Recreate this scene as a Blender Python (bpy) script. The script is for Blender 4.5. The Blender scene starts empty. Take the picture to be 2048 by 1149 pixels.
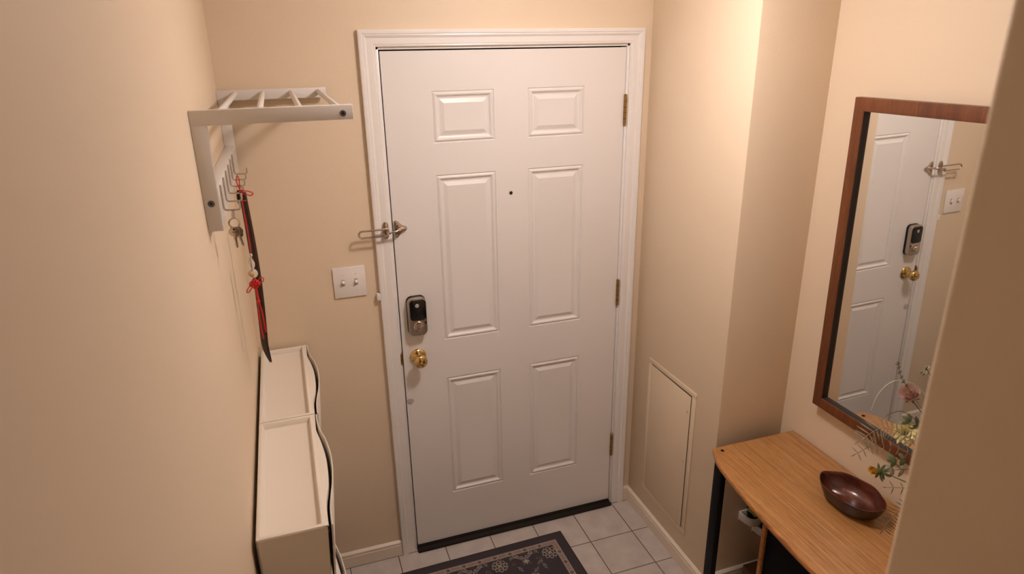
import bpy, bmesh, math, random
from mathutils import Vector, Matrix, Euler
random.seed(7)
SC = bpy.context.scene
COL = SC.collection
PI = math.pi

# ------------------------------------------------------------------ camera
cam = bpy.data.cameras.new('camera')
cam_o = bpy.data.objects.new('camera', cam); COL.objects.link(cam_o)
cam.sensor_width = 36.0
cam.lens = 1324.31 / 2048 * 36.0
R_ = Vector((0.94529622, -0.32585917, -0.01519363))
U_ = Vector((0.12431312, 0.3167807, 0.94031709))
F_ = Vector((0.3015979, 0.89076694, -0.33996017))
m = Matrix((( R_.x, U_.x, -F_.x, -0.3423), (R_.y, U_.y, -F_.y, -2.3361), (R_.z, U_.z, -F_.z, 2.044), (0, 0, 0, 1)))
cam_o.matrix_world = m
cam.clip_start = 0.02
cam.dof.use_dof = True
cam.dof.focus_distance = 2.35
cam.dof.aperture_fstop = 4.5
SC.camera = cam_o

# ------------------------------------------------------------------ world, exposure
w = bpy.data.worlds.new('world'); SC.world = w; w.use_nodes = True
w.node_tree.nodes['Background'].inputs[0].default_value = (0.010, 0.009, 0.008, 1)
w.node_tree.nodes['Background'].inputs[1].default_value = 1.0
SC.view_settings.view_transform = 'Standard'
SC.view_settings.look = 'None'
SC.view_settings.gamma = 1.0
SC.view_settings.use_curve_mapping = False
SC.view_settings.exposure = 0.0
LAMP = (0.44, -0.84, 2.37)
LAMP_STRENGTH = 112.0
LAMP_COLOR = (1.0, 0.885, 0.85)

# ------------------------------------------------------------------ materials
def mat(name, col, rough=0.5, metal=0.0, spec=0.5, coat=0.0, bump=None, var=None, trans=0.0, ior=1.45):
    mt = bpy.data.materials.new(name); mt.use_nodes = True
    nt = mt.node_tree; b = nt.nodes['Principled BSDF']
    b.inputs['Base Color'].default_value = (*col, 1)
    b.inputs['Roughness'].default_value = rough
    b.inputs['Metallic'].default_value = metal
    b.inputs['Specular IOR Level'].default_value = spec
    b.inputs['Coat Weight'].default_value = coat
    b.inputs['Coat Roughness'].default_value = 0.15
    b.inputs['Transmission Weight'].default_value = trans
    b.inputs['IOR'].default_value = ior
    tc = nt.nodes.new('ShaderNodeTexCoord')
    if bump:
        sc, st, dist = bump
        n = nt.nodes.new('ShaderNodeTexNoise'); n.inputs['Scale'].default_value = sc; n.inputs['Detail'].default_value = 3
        bp = nt.nodes.new('ShaderNodeBump'); bp.inputs['Strength'].default_value = st; bp.inputs['Distance'].default_value = dist
        nt.links.new(tc.outputs['Object'], n.inputs['Vector'])
        nt.links.new(n.outputs['Fac'], bp.inputs['Height']); nt.links.new(bp.outputs['Normal'], b.inputs['Normal'])
    if var:
        sc, amt = var
        n = nt.nodes.new('ShaderNodeTexNoise'); n.inputs['Scale'].default_value = sc; n.inputs['Detail'].default_value = 5
        r = nt.nodes.new('ShaderNodeValToRGB')
        r.color_ramp.elements[0].position = 0.3; r.color_ramp.elements[1].position = 0.7
        r.color_ramp.elements[0].color = (*[c * (1 - amt) for c in col], 1)
        r.color_ramp.elements[1].color = (*[min(1, c * (1 + amt)) for c in col], 1)
        nt.links.new(tc.outputs['Object'], n.inputs['Vector'])
        nt.links.new(n.outputs['Fac'], r.inputs['Fac']); nt.links.new(r.outputs['Color'], b.inputs['Base Color'])
    return mt

def wood(name, c1, c2, c3, scale=(60, 4, 60), rough=0.35, coat=0.3, fine=1.0):
    mt = bpy.data.materials.new(name); mt.use_nodes = True
    nt = mt.node_tree; b = nt.nodes['Principled BSDF']
    b.inputs['Roughness'].default_value = rough
    b.inputs['Coat Weight'].default_value = coat; b.inputs['Coat Roughness'].default_value = 0.2
    tc = nt.nodes.new('ShaderNodeTexCoord'); mp = nt.nodes.new('ShaderNodeMapping')
    mp.inputs['Scale'].default_value = scale
    nt.links.new(tc.outputs['Object'], mp.inputs['Vector'])
    n = nt.nodes.new('ShaderNodeTexNoise'); n.inputs['Scale'].default_value = 1.0; n.inputs['Detail'].default_value = 6; n.inputs['Distortion'].default_value = 0.6
    nt.links.new(mp.outputs['Vector'], n.inputs['Vector'])
    r = nt.nodes.new('ShaderNodeValToRGB'); e = r.color_ramp.elements
    e[0].position = 0.32; e[0].color = (*c1, 1); e[1].position = 0.70; e[1].color = (*c3, 1)
    k = e.new(0.5); k.color = (*c2, 1)
    nt.links.new(n.outputs['Fac'], r.inputs['Fac'])
    n2 = nt.nodes.new('ShaderNodeTexNoise'); n2.inputs['Scale'].default_value = 4.0; n2.inputs['Detail'].default_value = 2
    mp2 = nt.nodes.new('ShaderNodeMapping'); mp2.inputs['Scale'].default_value = tuple(s * 1.6 for s in scale)
    nt.links.new(tc.outputs['Object'], mp2.inputs['Vector']); nt.links.new(mp2.outputs['Vector'], n2.inputs['Vector'])
    r2 = nt.nodes.new('ShaderNodeValToRGB'); r2.color_ramp.elements[0].position = 0.36; r2.color_ramp.elements[1].position = 0.5
    d = 1 - 0.42 * fine
    r2.color_ramp.elements[0].color = (d, d * .93, d * .84, 1); r2.color_ramp.elements[1].color = (1, 1, 1, 1)
    nt.links.new(n2.outputs['Fac'], r2.inputs['Fac'])
    mx = nt.nodes.new('ShaderNodeMix'); mx.data_type = 'RGBA'; mx.blend_type = 'MULTIPLY'; mx.inputs[0].default_value = 1.0
    nt.links.new(r.outputs['Color'], mx.inputs[6]); nt.links.new(r2.outputs['Color'], mx.inputs[7])
    nt.links.new(mx.outputs[2], b.inputs['Base Color'])
    return mt

def tile_mat():
    mt = bpy.data.materials.new('floor_tile'); mt.use_nodes = True
    nt = mt.node_tree; b = nt.nodes['Principled BSDF']; L = nt.links
    tc = nt.nodes.new('ShaderNodeTexCoord'); sp = nt.nodes.new('ShaderNodeSeparateXYZ'); L.new(tc.outputs['Object'], sp.inputs[0])
    T = 0.2028
    def M(op, a, b2=None):
        n = nt.nodes.new('ShaderNodeMath'); n.operation = op
        for i, q in enumerate((a, b2)):
            if q is None: continue
            if isinstance(q, (int, float)): n.inputs[i].default_value = q
            else: L.new(q, n.inputs[i])
        return n.outputs[0]
    def edge(c, off):
        f = M('FRACT', M('DIVIDE', M('SUBTRACT', c, off - 20 * T), T))
        return M('MINIMUM', f, M('SUBTRACT', 1.0, f))
    e = M('MINIMUM', edge(sp.outputs[0], 0.7216), edge(sp.outputs[1], -0.2164))
    g = M('LESS_THAN', e, 0.0085)
    n = nt.nodes.new('ShaderNodeTexNoise'); n.inputs['Scale'].default_value = 14; n.inputs['Detail'].default_value = 5
    L.new(tc.outputs['Object'], n.inputs['Vector'])
    r = nt.nodes.new('ShaderNodeValToRGB'); r.color_ramp.elements[0].position = .3; r.color_ramp.elements[1].position = .7
    r.color_ramp.elements[0].color = (.46, .405, .37, 1); r.color_ramp.elements[1].color = (.57, .515, .475, 1)
    L.new(n.outputs['Fac'], r.inputs['Fac'])
    mx = nt.nodes.new('ShaderNodeMix'); mx.data_type = 'RGBA'; mx.inputs[7].default_value = (.085, .05, .035, 1)
    L.new(g, mx.inputs[0]); L.new(r.outputs['Color'], mx.inputs[6]); L.new(mx.outputs[2], b.inputs['Base Color'])
    b.inputs['Roughness'].default_value = 0.38
    ss = nt.nodes.new('ShaderNodeMapRange'); ss.inputs[1].default_value = 0.006; ss.inputs[2].default_value = 0.02
    L.new(e, ss.inputs[0])
    bp = nt.nodes.new('ShaderNodeBump'); bp.inputs['Strength'].default_value = .5; bp.inputs['Distance'].default_value = .002
    L.new(ss.outputs[0], bp.inputs['Height']); L.new(bp.outputs['Normal'], b.inputs['Normal'])
    return mt

WALL = mat('wall_paint', (.745, .605, .445), .55, bump=(190, .28, .0016))
CEIL = mat('ceiling_paint', (.78, .74, .66), .8)
DOORW = mat('door_paint', (.775, .735, .71), .33, bump=(260, .05, .0006))
TRIMW = mat('trim_paint', (.80, .76, .73), .28, bump=(60, .05, .001))
BASEW = mat('baseboard_paint', (.78, .68, .56), .35)
TILE = tile_mat()
BLACK = mat('black_rubber', (.012, .009, .008), .6)
BRONZE = mat('threshold_bronze', (.016, .011, .008), .6, spec=.25)
BRASS = mat('polished_brass', (.66, .47, .20), .13, 1.0)
OLDBRASS = mat('old_brass', (.36, .22, .07), .38, 1.0, var=(120, .25))
CHROME = mat('satin_nickel', (.58, .50, .44), .2, 1.0)
STEEL = mat('steel_wire', (.55, .50, .45), .25, 1.0)
NICKEL = mat('brushed_nickel', (.47, .41, .36), .34, 1.0)
GLOSSBLACK = mat('glossy_black', (.006, .006, .007), .12)
EMBLEM = mat('emblem_silver', (.5, .48, .45), .4)
PLATE = mat('switch_plastic', (.82, .77, .74), .3)
PLATEDK = mat('switch_screw', (.42, .37, .33), .4)
RACK = mat('rack_white', (.71, .67, .63), .4)
CAB = mat('cabinet_cream', (.77, .695, .60), .42)
CABSHADE = mat('cabinet_gap_shade', (.035, .03, .026), .6)  # colour standing in for shade in the gap behind the flap
OAK = wood('oak_tabletop', (.32, .142, .042), (.42, .20, .066), (.50, .26, .10), (150, 3.4, 150), .36, .25, .75)
OAKEDGE = wood('oak_edge', (.36, .13, .03), (.44, .18, .045), (.5, .22, .06), (40, 3, 40), .4, .2)
MAHOG = wood('mirror_frame_wood', (.105, .028, .008), (.145, .042, .011), (.185, .058, .016), (40, 40, 5), .42, .15, .5)
BOWLW = wood('dark_bowl_wood', (.032, .007, .004), (.075, .015, .008), (.15, .033, .013), (30, 8, 30), .26, .5, .4)
BOWLSHADE = wood('bowl_outside_shaded', (.011, .004, .003), (.022, .007, .004), (.05, .015, .008), (30, 8, 30), .4, .12, .4)  # bowl wood darkened further to paint in shadow on the outside
FRAMESHADE = mat('frame_inner_shade', (.012, .007, .005), .5)  # near-black lip colour paints in the shadow of the glass recess
BOLTGREY = mat('bolt_grey', (.10, .10, .105), .4)
BLACKMET = mat('black_metal', (.006, .006, .007), .5, spec=.18)
BLACKPAN = mat('black_panel', (.004, .004, .006), .7, spec=.12, var=(20, .3))
DARKWOOD = mat('dark_brown_board', (.12, .055, .022), .5)
HORN = wood('shoehorn_wood', (.020, .008, .005), (.035, .014, .008), (.055, .022, .012), (60, 60, 5), .3, .4)
RED = mat('red_cord', (.60, .018, .010), .55)
GLASSB = mat('clear_bead', (.95, .90, .86), .05, trans=.85, ior=1.45)
AMBER = mat('amber_bead', (.75, .45, .12), .2)
MIRROR = mat('mirror_glass', (.90, .91, .89), .0, 1.0)
def mirror_fix():
    MIRROR.node_tree.nodes['Principled BSDF'].inputs['Specular IOR Level'].default_value = 0.5
mirror_fix()
RUGDK = mat('rug_dark_pile', (.042, .034, .040), .95, bump=(900, .5, .002), var=(300, .35))
RUGBND = mat('rug_binding', (.035, .02, .016), .9)
RUGTAN = mat('rug_tan', (.27, .19, .155), .95, bump=(900, .5, .002), var=(300, .2))
RUGCRM = mat('rug_cream', (.40, .34, .29), .95, var=(300, .2))
RUGGRY = mat('rug_grey', (.19, .155, .15), .95, var=(300, .2))
RUGBRN = mat('rug_brown', (.15, .09, .065), .95, var=(300, .2))
LEAFG = mat('leaf_green', (.065, .085, .028), .55, var=(60, .4))
LEAFS = mat('leaf_sage', (.22, .185, .12), .6, var=(60, .25))
LEAFBR = mat('leaf_brown_olive', (.17, .13, .075), .6, var=(60, .3))
STEMB = mat('stem_brown', (.13, .08, .045), .6)
STEMP = mat('stem_pale_green', (.48, .52, .38), .35)
YELLOW = mat('petal_yellow', (.86, .77, .40), .5, var=(40, .15))
GOLDEN = mat('petal_golden', (.72, .42, .06), .5, var=(40, .2))
PINK = mat('petal_pink', (.60, .38, .32), .5, var=(40, .2))
WHITEP = mat('petal_white', (.42, .38, .28), .5)
VASE = mat('vase_ceramic', (.55, .48, .40), .3)
WHITEPL = mat('white_plastic', (.72, .66, .62), .35)
SLIPG = mat('slipper_green', (.35, .40, .08), .7)
SLIPD = mat('slipper_dark', (.02, .018, .02), .7)
KEYM = mat('key_metal', (.60, .52, .42), .28, 1.0)
GREYDISC = mat('grey_disc', (.48, .43, .41), .35)
HOLE = mat('dark_hole', (.01, .008, .007), .8)
def emit(name, col, s):
    mt = bpy.data.materials.new(name); mt.use_nodes = True
    nt = mt.node_tree; nt.nodes.remove(nt.nodes['Principled BSDF'])
    e = nt.nodes.new('ShaderNodeEmission'); e.inputs[0].default_value = (*col, 1); e.inputs[1].default_value = s
    nt.links.new(e.outputs[0], nt.nodes['Material Output'].inputs[0])
    return mt
LAMPGLOW = emit('lamp_glow', LAMP_COLOR, LAMP_STRENGTH)

# ------------------------------------------------------------------ mesh helpers
def merge(bm, t, mi):
    for f in t.faces: f.material_index = mi
    me = bpy.data.meshes.new('t'); t.to_mesh(me); t.free(); bm.from_mesh(me); bpy.data.meshes.remove(me)

def box(bm, x0, x1, y0, y1, z0, z1, bev=0.0, mi=0, seg=2, rot=None):
    t = bmesh.new(); bmesh.ops.create_cube(t, size=1)
    for v in t.verts:
        v.co = Vector(((x0 + x1) / 2 + v.co.x * (x1 - x0), (y0 + y1) / 2 + v.co.y * (y1 - y0), (z0 + z1) / 2 + v.co.z * (z1 - z0)))
    if bev: bmesh.ops.bevel(t, geom=t.edges[:], offset=bev, segments=seg, affect='EDGES', profile=.5)
    if rot:
        piv, eul = rot
        bmesh.ops.rotate(t, verts=t.verts[:], cent=piv, matrix=Euler(eul).to_matrix())
    merge(bm, t, mi)

def frame_of(d):
    d = d.normalized(); a = Vector((0, 0, 1)) if abs(d.z) < .9 else Vector((1, 0, 0))
    u = d.cross(a).normalized(); return u, d.cross(u).normalized()

def tube(bm, pts, r, seg=10, mi=0, closed=False, flat=1.0, cap=True):
    pts = [Vector(p) for p in pts]; n = len(pts)
    rs = r if isinstance(r, (list, tuple)) else [r] * n
    rings = []; u = None
    for i, p in enumerate(pts):
        if closed: d = pts[(i + 1) % n] - pts[i - 1]
        else: d = pts[min(i + 1, n - 1)] - pts[max(i - 1, 0)]
        d.normalize()
        if u is None: u, _ = frame_of(d)
        else:
            u = u - d * u.dot(d)
            u = u.normalized() if u.length > 1e-6 else frame_of(d)[0]
        v = d.cross(u)
        rings.append([bm.verts.new(p + (u * math.cos(2 * PI * k / seg) + v * math.sin(2 * PI * k / seg) * flat) * rs[i]) for k in range(seg)])
    m_ = n if closed else n - 1
    for i in range(m_):
        a, b = rings[i], rings[(i + 1) % n]
        for k in range(seg):
            f = bm.faces.new((a[k], a[(k + 1) % seg], b[(k + 1) % seg], b[k])); f.material_index = mi
    if not closed and cap:
        f = bm.faces.new(rings[0][::-1]); f.material_index = mi
        f = bm.faces.new(rings[-1]); f.material_index = mi

def cyl(bm, p0, p1, r0, r1=None, seg=24, mi=0):
    p0, p1 = Vector(p0), Vector(p1); r1 = r0 if r1 is None else r1
    u, v = frame_of(p1 - p0)
    A = [bm.verts.new(p0 + (u * math.cos(2 * PI * k / seg) + v * math.sin(2 * PI * k / seg)) * r0) for k in range(seg)]
    B = [bm.verts.new(p1 + (u * math.cos(2 * PI * k / seg) + v * math.sin(2 * PI * k / seg)) * r1) for k in range(seg)]
    for k in range(seg):
        f = bm.faces.new((A[k], A[(k + 1) % seg], B[(k + 1) % seg], B[k])); f.material_index = mi
    for q in (A[::-1], B):
        f = bm.faces.new(q); f.material_index = mi

def lathe(bm, prof, org, axis=(0, 0, 1), seg=32, mi=0):
    """prof: list of (distance along axis, radius)"""
    org = Vector(org); a = Vector(axis).normalized(); u, v = frame_of(a); rings = []
    for h, r in prof:
        r = max(r, 1e-5)
        rings.append([bm.verts.new(org + a * h + (u * math.cos(2 * PI * k / seg) + v * math.sin(2 * PI * k / seg)) * r) for k in range(seg)])
    for A, B in zip(rings, rings[1:]):
        for k in range(seg):
            f = bm.faces.new((A[k], A[(k + 1) % seg], B[(k + 1) % seg], B[k])); f.material_index = mi
    for q in (rings[0][::-1], rings[-1]):
        f = bm.faces.new(q); f.material_index = mi

def ball(bm, c, r, mi=0, seg=16, sc=(1, 1, 1)):
    t = bmesh.new(); bmesh.ops.create_uvsphere(t, u_segments=seg, v_segments=max(6, seg // 2), radius=r)
    for v in t.verts: v.co = Vector((v.co.x * sc[0], v.co.y * sc[1], v.co.z * sc[2])) + Vector(c)
    merge(bm, t, mi)

def extrude_poly(bm, pts, off, mi=0, bev=0.0):
    """closed polygon pts (3D) extruded by vector off"""
    t = bmesh.new(); off = Vector(off)
    a = [t.verts.new(Vector(p)) for p in pts]; b = [t.verts.new(Vector(p) + off) for p in pts]
    n = len(a); t.faces.new(a[::-1]); t.faces.new(b)
    for k in range(n): t.faces.new((a[k], a[(k + 1) % n], b[(k + 1) % n], b[k]))
    bmesh.ops.recalc_face_normals(t, faces=t.faces[:])
    if bev:
        es = [e for e in t.edges if e.calc_face_angle(0) > .6]
        bmesh.ops.bevel(t, geom=es, offset=bev, segments=2, affect='EDGES', profile=.5)
    merge(bm, t, mi)

def sweep_rect(bm, rings, mi=0, close=False):
    """consecutive rings of equal vertex count -> quads"""
    V = [[bm.verts.new(Vector(p)) for p in r] for r in rings]
    for A, B in zip(V, V[1:]):
        n = len(A)
        for k in range(n if close else n - 1):
            f = bm.faces.new((A[k], A[(k + 1) % n], B[(k + 1) % n], B[k])); f.material_index = mi
    return V

def obj(name, bm, mats, parent=None, smooth=35, recalc=True):
    if recalc: bmesh.ops.recalc_face_normals(bm, faces=bm.faces[:])
    me = bpy.data.meshes.new(name); bm.to_mesh(me); bm.free()
    for mt in (mats if isinstance(mats, (list, tuple)) else [mats]): me.materials.append(mt)
    for p in me.polygons: p.use_smooth = bool(smooth)
    if smooth: me.set_sharp_from_angle(angle=math.radians(smooth))
    o = bpy.data.objects.new(name, me); COL.objects.link(o)
    if parent:
        o.parent = parent
        o.matrix_parent_inverse = parent.matrix_basis.inverted()
    return o

def tag(o, label, cat, group=None):
    o['label'] = label; o['category'] = cat
    if group: o['group'] = group
    return o
def struct(o, label=None, cat=None):
    o['kind'] = 'structure'
    if label: o['label'] = label
    if cat: o['category'] = cat
    return o
def thing(name, loc, label, cat, group=None, rot=(0, 0, 0)):
    o = bpy.data.objects.new(name, None); COL.objects.link(o); o.location = loc; o.rotation_euler = rot
    o.empty_display_size = .05
    return tag(o, label, cat, group)
def dup(root, delta, label):
    """copy a thing with its parts and their sub-parts, moved by delta"""
    def cp(o, parent):
        c = o.copy(); COL.objects.link(c)
        if parent:
            c.parent = parent; c.matrix_parent_inverse = o.matrix_parent_inverse.copy()
        for ch in [q for q in bpy.data.objects if q.parent == o]: cp(ch, c)
        return c
    r = cp(root, None); r.location = root.location + Vector(delta); r['label'] = label
    return r
N = bmesh.new

# ------------------------------------------------------------------ the room
XL, XR, XN = -0.515, 1.017, 1.301      # left wall, right wall, niche wall
YN, YC, XC = -0.613, -1.90, 0.25       # niche end wall, near corner
YB, ZC = -4.6, 2.44
OX0, OX1, OZ = -0.0045, 0.917, 2.0445    # door opening
bm = N(); box(bm, XL - .1, XN + .1, YB - .1, .12, -.05, 0)
struct(obj('floor', bm, TILE, smooth=0), 'pale grey square floor tiles with thin dark grout', 'floor')
bm = N(); box(bm, XL - .1, XN + .1, YB - .1, .12, ZC, ZC + .05)
struct(obj('ceiling', bm, CEIL, smooth=0), 'off-white ceiling', 'ceiling')
bm = N(); box(bm, XL - .1, XL, YB - .1, .12, 0, ZC)
struct(obj('wall_left', bm, WALL, smooth=0), 'beige wall on the left behind the coat rack', 'wall')
bm = N()
box(bm, XL, OX0 - .012, 0, .12, 0, ZC); box(bm, OX1 + .012, XR + .1, 0, .12, 0, ZC); box(bm, OX0 - .012, OX1 + .012, 0, .12, OZ + .012, ZC)
struct(obj('wall_front', bm, WALL, smooth=0), 'beige wall around the white entrance door', 'wall')
bm = N(); box(bm, XR, XN + .1, YN, 0, 0, ZC, .004)
struct(obj('wall_right', bm, WALL, smooth=30), 'beige wall block with access hatch right of the door', 'wall')
bm = N(); box(bm, XN, XN + .1, YC, YN, 0, ZC)
struct(obj('wall_niche', bm, WALL, smooth=0), 'beige recessed wall carrying the mirror above the table', 'wall')
bm = N(); box(bm, XC, XN + .1, YB, YC, 0, ZC, .009, seg=4)
struct(obj('wall_near', bm, WALL, smooth=30), 'blurred beige wall end close on the right', 'wall')
bm = N(); box(bm, XL, XC, YB - .1, YB, 0, ZC)
struct(obj('wall_back', bm, WALL, smooth=0), 'beige wall behind the viewer', 'wall')

def baseboard(name, p0, p1, nrm, h=.072, t=.013):
    prof = [(0, 0), (t, 0), (t, h * .70), (t * .8, h * .76), (t * .95, h * .82), (t * .9, h * .9), (t * .45, h * .97), (.002, h), (0, h)]
    nx, ny = nrm; bm = N(); rings = []
    for p in (p0, p1): rings.append([(p[0] + nx * d, p[1] + ny * d, z) for d, z in prof])
    V = sweep_rect(bm, rings, close=True)
    bm.faces.new(V[0]); bm.faces.new(V[1])
    return struct(obj(name, bm, BASEW, smooth=20), None)
baseboard('baseboard_front', (XL, 0), (OX0 - .065, 0), (0, -1))
baseboard('baseboard_front_right', (OX1 + .065, 0), (XR, 0), (0, -1))
baseboard('baseboard_right', (XR, -.0), (XR, YN - .013), (-1, 0))
baseboard('baseboard_niche', (XR, YN), (XN, YN), (0, -1))
baseboard('baseboard_niche_back', (XN, YN), (XN, YC), (-1, 0))
baseboard('baseboard_left', (XL, 0), (XL, YB), (1, 0))
baseboard('baseboard_near', (XC - .013, YC), (XN, YC), (0, 1))
baseboard('baseboard_hall', (XC, YC), (XC, YB), (-1, 0))

# ------------------------------------------------------------------ door casing and jamb
bm = N()
prof = [(.009, 0), (.009, .009), (.0125, .0115), (.016, .0105), (.0185, .0120), (.038, .0125), (.041, .0150), (.046, .0175), (.050, .0165),
        (.053, .0185), (.061, .0190), (.0645, .0175), (.0645, 0)]
rings = []
for o_, p_ in prof:
    rings.append([(OX0 - o_, -p_, 0), (OX0 - o_, -p_, OZ + o_ * .96), (OX1 + o_, -p_, OZ + o_ * .96), (OX1 + o_, -p_, 0)])
sweep_rect(bm, rings)
for x0, x1, z0, z1 in ((OX0 - .012, OX0, 0, OZ + .012), (OX1, OX1 + .012, 0, OZ + .012), (OX0 - .012, OX1 + .012, OZ, OZ + .012)):
    box(bm, x0, x1, -.0005, .12, z0, z1, .0012)
# stop behind the door leaf
for x0, x1, z0, z1 in ((OX0, OX0 + .018, 0, OZ), (OX1 - .018, OX1, 0, OZ), (OX0, OX1, OZ - .018, OZ)):
    box(bm, x0, x1, .052, .064, z0, z1, mi=1)
casing = struct(obj('trim_1', bm, [TRIMW, BLACK], smooth=25), 'white moulded casing around the entrance door', 'door casing')
bm = N(); box(bm, OX0 - .0025, OX0 + .0012, -.0025, .03, .888, .945, .0008); box(bm, OX0 - .006, OX0 + .001, -.0045, -.0015, .895, .938, .0012)
obj('strike_plate', bm, OLDBRASS, casing)
bm = N(); box(bm, OX0, OX1, -.030, .12, 0.0005, .012, .003); box(bm, OX0, OX1, -.006, .05, .012, .0165, .002)
struct(obj('trim_2', bm, BRONZE), 'dark threshold strip under the entrance door', 'threshold')
bm = N(); box(bm, OX0 - .1, OX1 + .1, .13, .15, -.05, 2.2)  # added unseen board, black so the gaps round the door stay dark
struct(obj('gap_backing', bm, BLACK), 'added black board behind the door that keeps its gaps dark', 'backing')

# ------------------------------------------------------------------ door leaf with six raised panels
W, ZB, ZT = 0.914, 0.021, 2.04
XA, XB = .1669, .3932
cols = [(XA, XB), (W - XB, W - XA)]
rows = [(.2515, .8004), (.9681, 1.6163), (1.7297, 1.9074)]
bm = N(); YF = .002
xs = [0, XA, XB, W - XB, W - XA, W]; zs = [ZB, .2515, .8004, .9681, 1.6163, 1.7297, 1.9074, ZT]
def quad(x0, x1, z0, z1, y):
    bm.faces.new([bm.verts.new((x0, y, z0)), bm.verts.new((x1, y, z0)), bm.verts.new((x1, y, z1)), bm.verts.new((x0, y, z1))])
for i in range(5):
    for j in range(7):
        if (i in (1, 3)) and (j in (1, 3, 5)):
            x0, x1, z0, z1 = xs[i], xs[i + 1], zs[j], zs[j + 1]
            pr = [(0, 0), (.0025, .0040), (.006, .0015), (.010, -.0012), (.014, -.0006), (.019, .0050), (.0225, .0065), (.027, .0062), (.040, .0012), (.0415, .0006), (.043, .0008)]
            V = sweep_rect(bm, [[(x0 + d, YF + y, z0 + d), (x1 - d, YF + y, z0 + d), (x1 - d, YF + y, z1 - d), (x0 + d, YF + y, z1 - d)] for d, y in pr], close=True)
            bm.faces.new(V[-1])
        else: quad(xs[i], xs[i + 1], zs[j], zs[j + 1], YF)
bmesh.ops.remove_doubles(bm, verts=bm.verts[:], dist=1e-5)
# edges and back of the slab
V = sweep_rect(bm, [[(0, YF, ZB), (W, YF, ZB), (W, YF, ZT), (0, YF, ZT)], [(0, .046, ZB), (W, .046, ZB), (W, .046, ZT), (0, .046, ZT)]], close=True)
bm.faces.new(V[1])
bmesh.ops.remove_doubles(bm, verts=bm.verts[:], dist=1e-5)
door = struct(obj('door_1', bm, DOORW, smooth=12), 'white six-panel entrance door, closed', 'door')
bm = N(); box(bm, .001, W - .001, -.001, .044, .012, ZB + .0005, .001); box(bm, .0, W, .006, .03, .008, .014)
obj('door_sweep', bm, BLACK, door)
def hinge(zc):
    bm = N(); h = .108; x = OX1 - .0015
    cyl(bm, (x, -.0045, zc - h / 2), (x, -.0045, zc + h / 2), .0062, seg=16)
    for k in range(4):
        z = zc - h / 2 + h * (k + 1) / 5
        cyl(bm, (x, -.0045, z - .0007), (x, -.0045, z + .0007), .0064, seg=16, mi=1)
    for s in (-1, 1): lathe(bm, [(0, .0058), (.002, .0062), (.004, .004), (.005, .001)], (x, -.0045, zc + s * h / 2), (0, 0, s), 16)
    box(bm, x - .004, x + .001, -.003, .03, zc - h / 2, zc + h / 2)
    return obj('hinge', bm, [OLDBRASS, HOLE], door)
for z in (1.814, 1.069, .323): hinge(z)
# peephole
bm = N(); lathe(bm, [(0, .0075), (.002, .0072), (.0025, .0055), (.0015, .005)], (.4513, .003, 1.5298), (0, -1, 0), 24); cyl(bm, (.4513, .001, 1.5298), (.4513, -.0002, 1.5298), .005, mi=1)
obj('peephole', bm, [NICKEL, HOLE], door)
# small round cover near the latch edge
bm = N(); lathe(bm, [(0, .0135), (.0015, .0135), (.003, .012), (.0036, .004)], (.0150, .002, .727), (0, -1, 0), 28)
o = obj('bumper_disc', bm, GREYDISC, door); o['label'] = 'small round grey disc'
# knob
KX, KZ = .0570, .916
bm = N()
lathe(bm, [(0, .0315), (.003, .0325), (.006, .031), (.009, .0265), (.0105, .025), (.012, .019), (.016, .0125), (.030, .0115), (.034, .015), (.039, .0225),
           (.045, .0262), (.052, .0272), (.058, .0258), (.063, .0215), (.0655, .0165), (.0645, .0145), (.066, .012), (.067, .004)], (KX, .002, KZ), (0, -1, 0), 40)
knob = obj('door_knob', bm, BRASS, door); knob['label'] = 'polished brass round knob'
bm = N(); box(bm, KX - .0075, KX + .0075, -.0705, -.064, KZ - .0028, KZ + .0028, .0012)
obj('lock_button', bm, BRASS, knob)
bm = N(); cyl(bm, (KX - .021, -.0068, KZ - .012), (KX - .021, -.0082, KZ - .012), .003, seg=12)
obj('screw', bm, HOLE, knob)
# electronic lock
def rr(x0, x1, z0, z1, r, y, n=6):
    out = []
    for cx, cz, a0 in ((x1 - r, z1 - r, 0), (x0 + r, z1 - r, 90), (x0 + r, z0 + r, 180), (x1 - r, z0 + r, 270)):
        for k in range(n + 1):
            a = math.radians(a0 + 90 * k / n); out.append((cx + r * math.cos(a), y, cz + r * math.sin(a)))
    return out
def rpill(bm, x0, x1, z0, z1, r, y0, y1, bev=.002, mi=0):
    extrude_poly(bm, rr(x0, x1, z0, z1, r, y0), (0, y1 - y0, 0), mi, bev)
LX0, LX1, LZ0, LZ1 = .0265, .0965, 1.016, 1.168
bm = N(); rpill(bm, LX0 - .0015, LX1 + .0015, LZ0 - .002, LZ1 + .002, .021, .002, -.007, .001, 1)
rpill(bm, LX0, LX1, LZ0, LZ1, .020, -.006, -.031, .004, 0)
cyl(bm, ((LX0 + LX1) / 2 + .004, -.020, LZ0 + .002), ((LX0 + LX1) / 2 + .004, -.020, LZ0 - .0025), .004, seg=12, mi=1)
lock = obj('electronic_lock', bm, [NICKEL, GLOSSBLACK], door); lock['label'] = 'black and nickel electronic door lock'
bm = N(); rpill(bm, LX0 + .006, LX1 - .0025, LZ0 + .064, LZ1 - .006, .014, -.030, -.0345, .0018)
o = obj('battery_cover', bm, GLOSSBLACK, lock); o['label'] = 'glossy black cover with a small round badge'
bm = N(); cx, cz = (LX0 + LX1) / 2 + .002, LZ0 + .038
lathe(bm, [(0, .0205), (.002, .0205), (.004, .0185), (.0045, .0165), (.014, .0155), (.016, .014), (.0165, .004)], (cx, -.030, cz), (0, -1, 0), 36)
box(bm, cx - .0045, cx + .0045, -.0515, -.045, cz - .0135, cz + .0135, .002, rot=((cx, -.05, cz), (0, math.radians(72), 0)))
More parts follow.
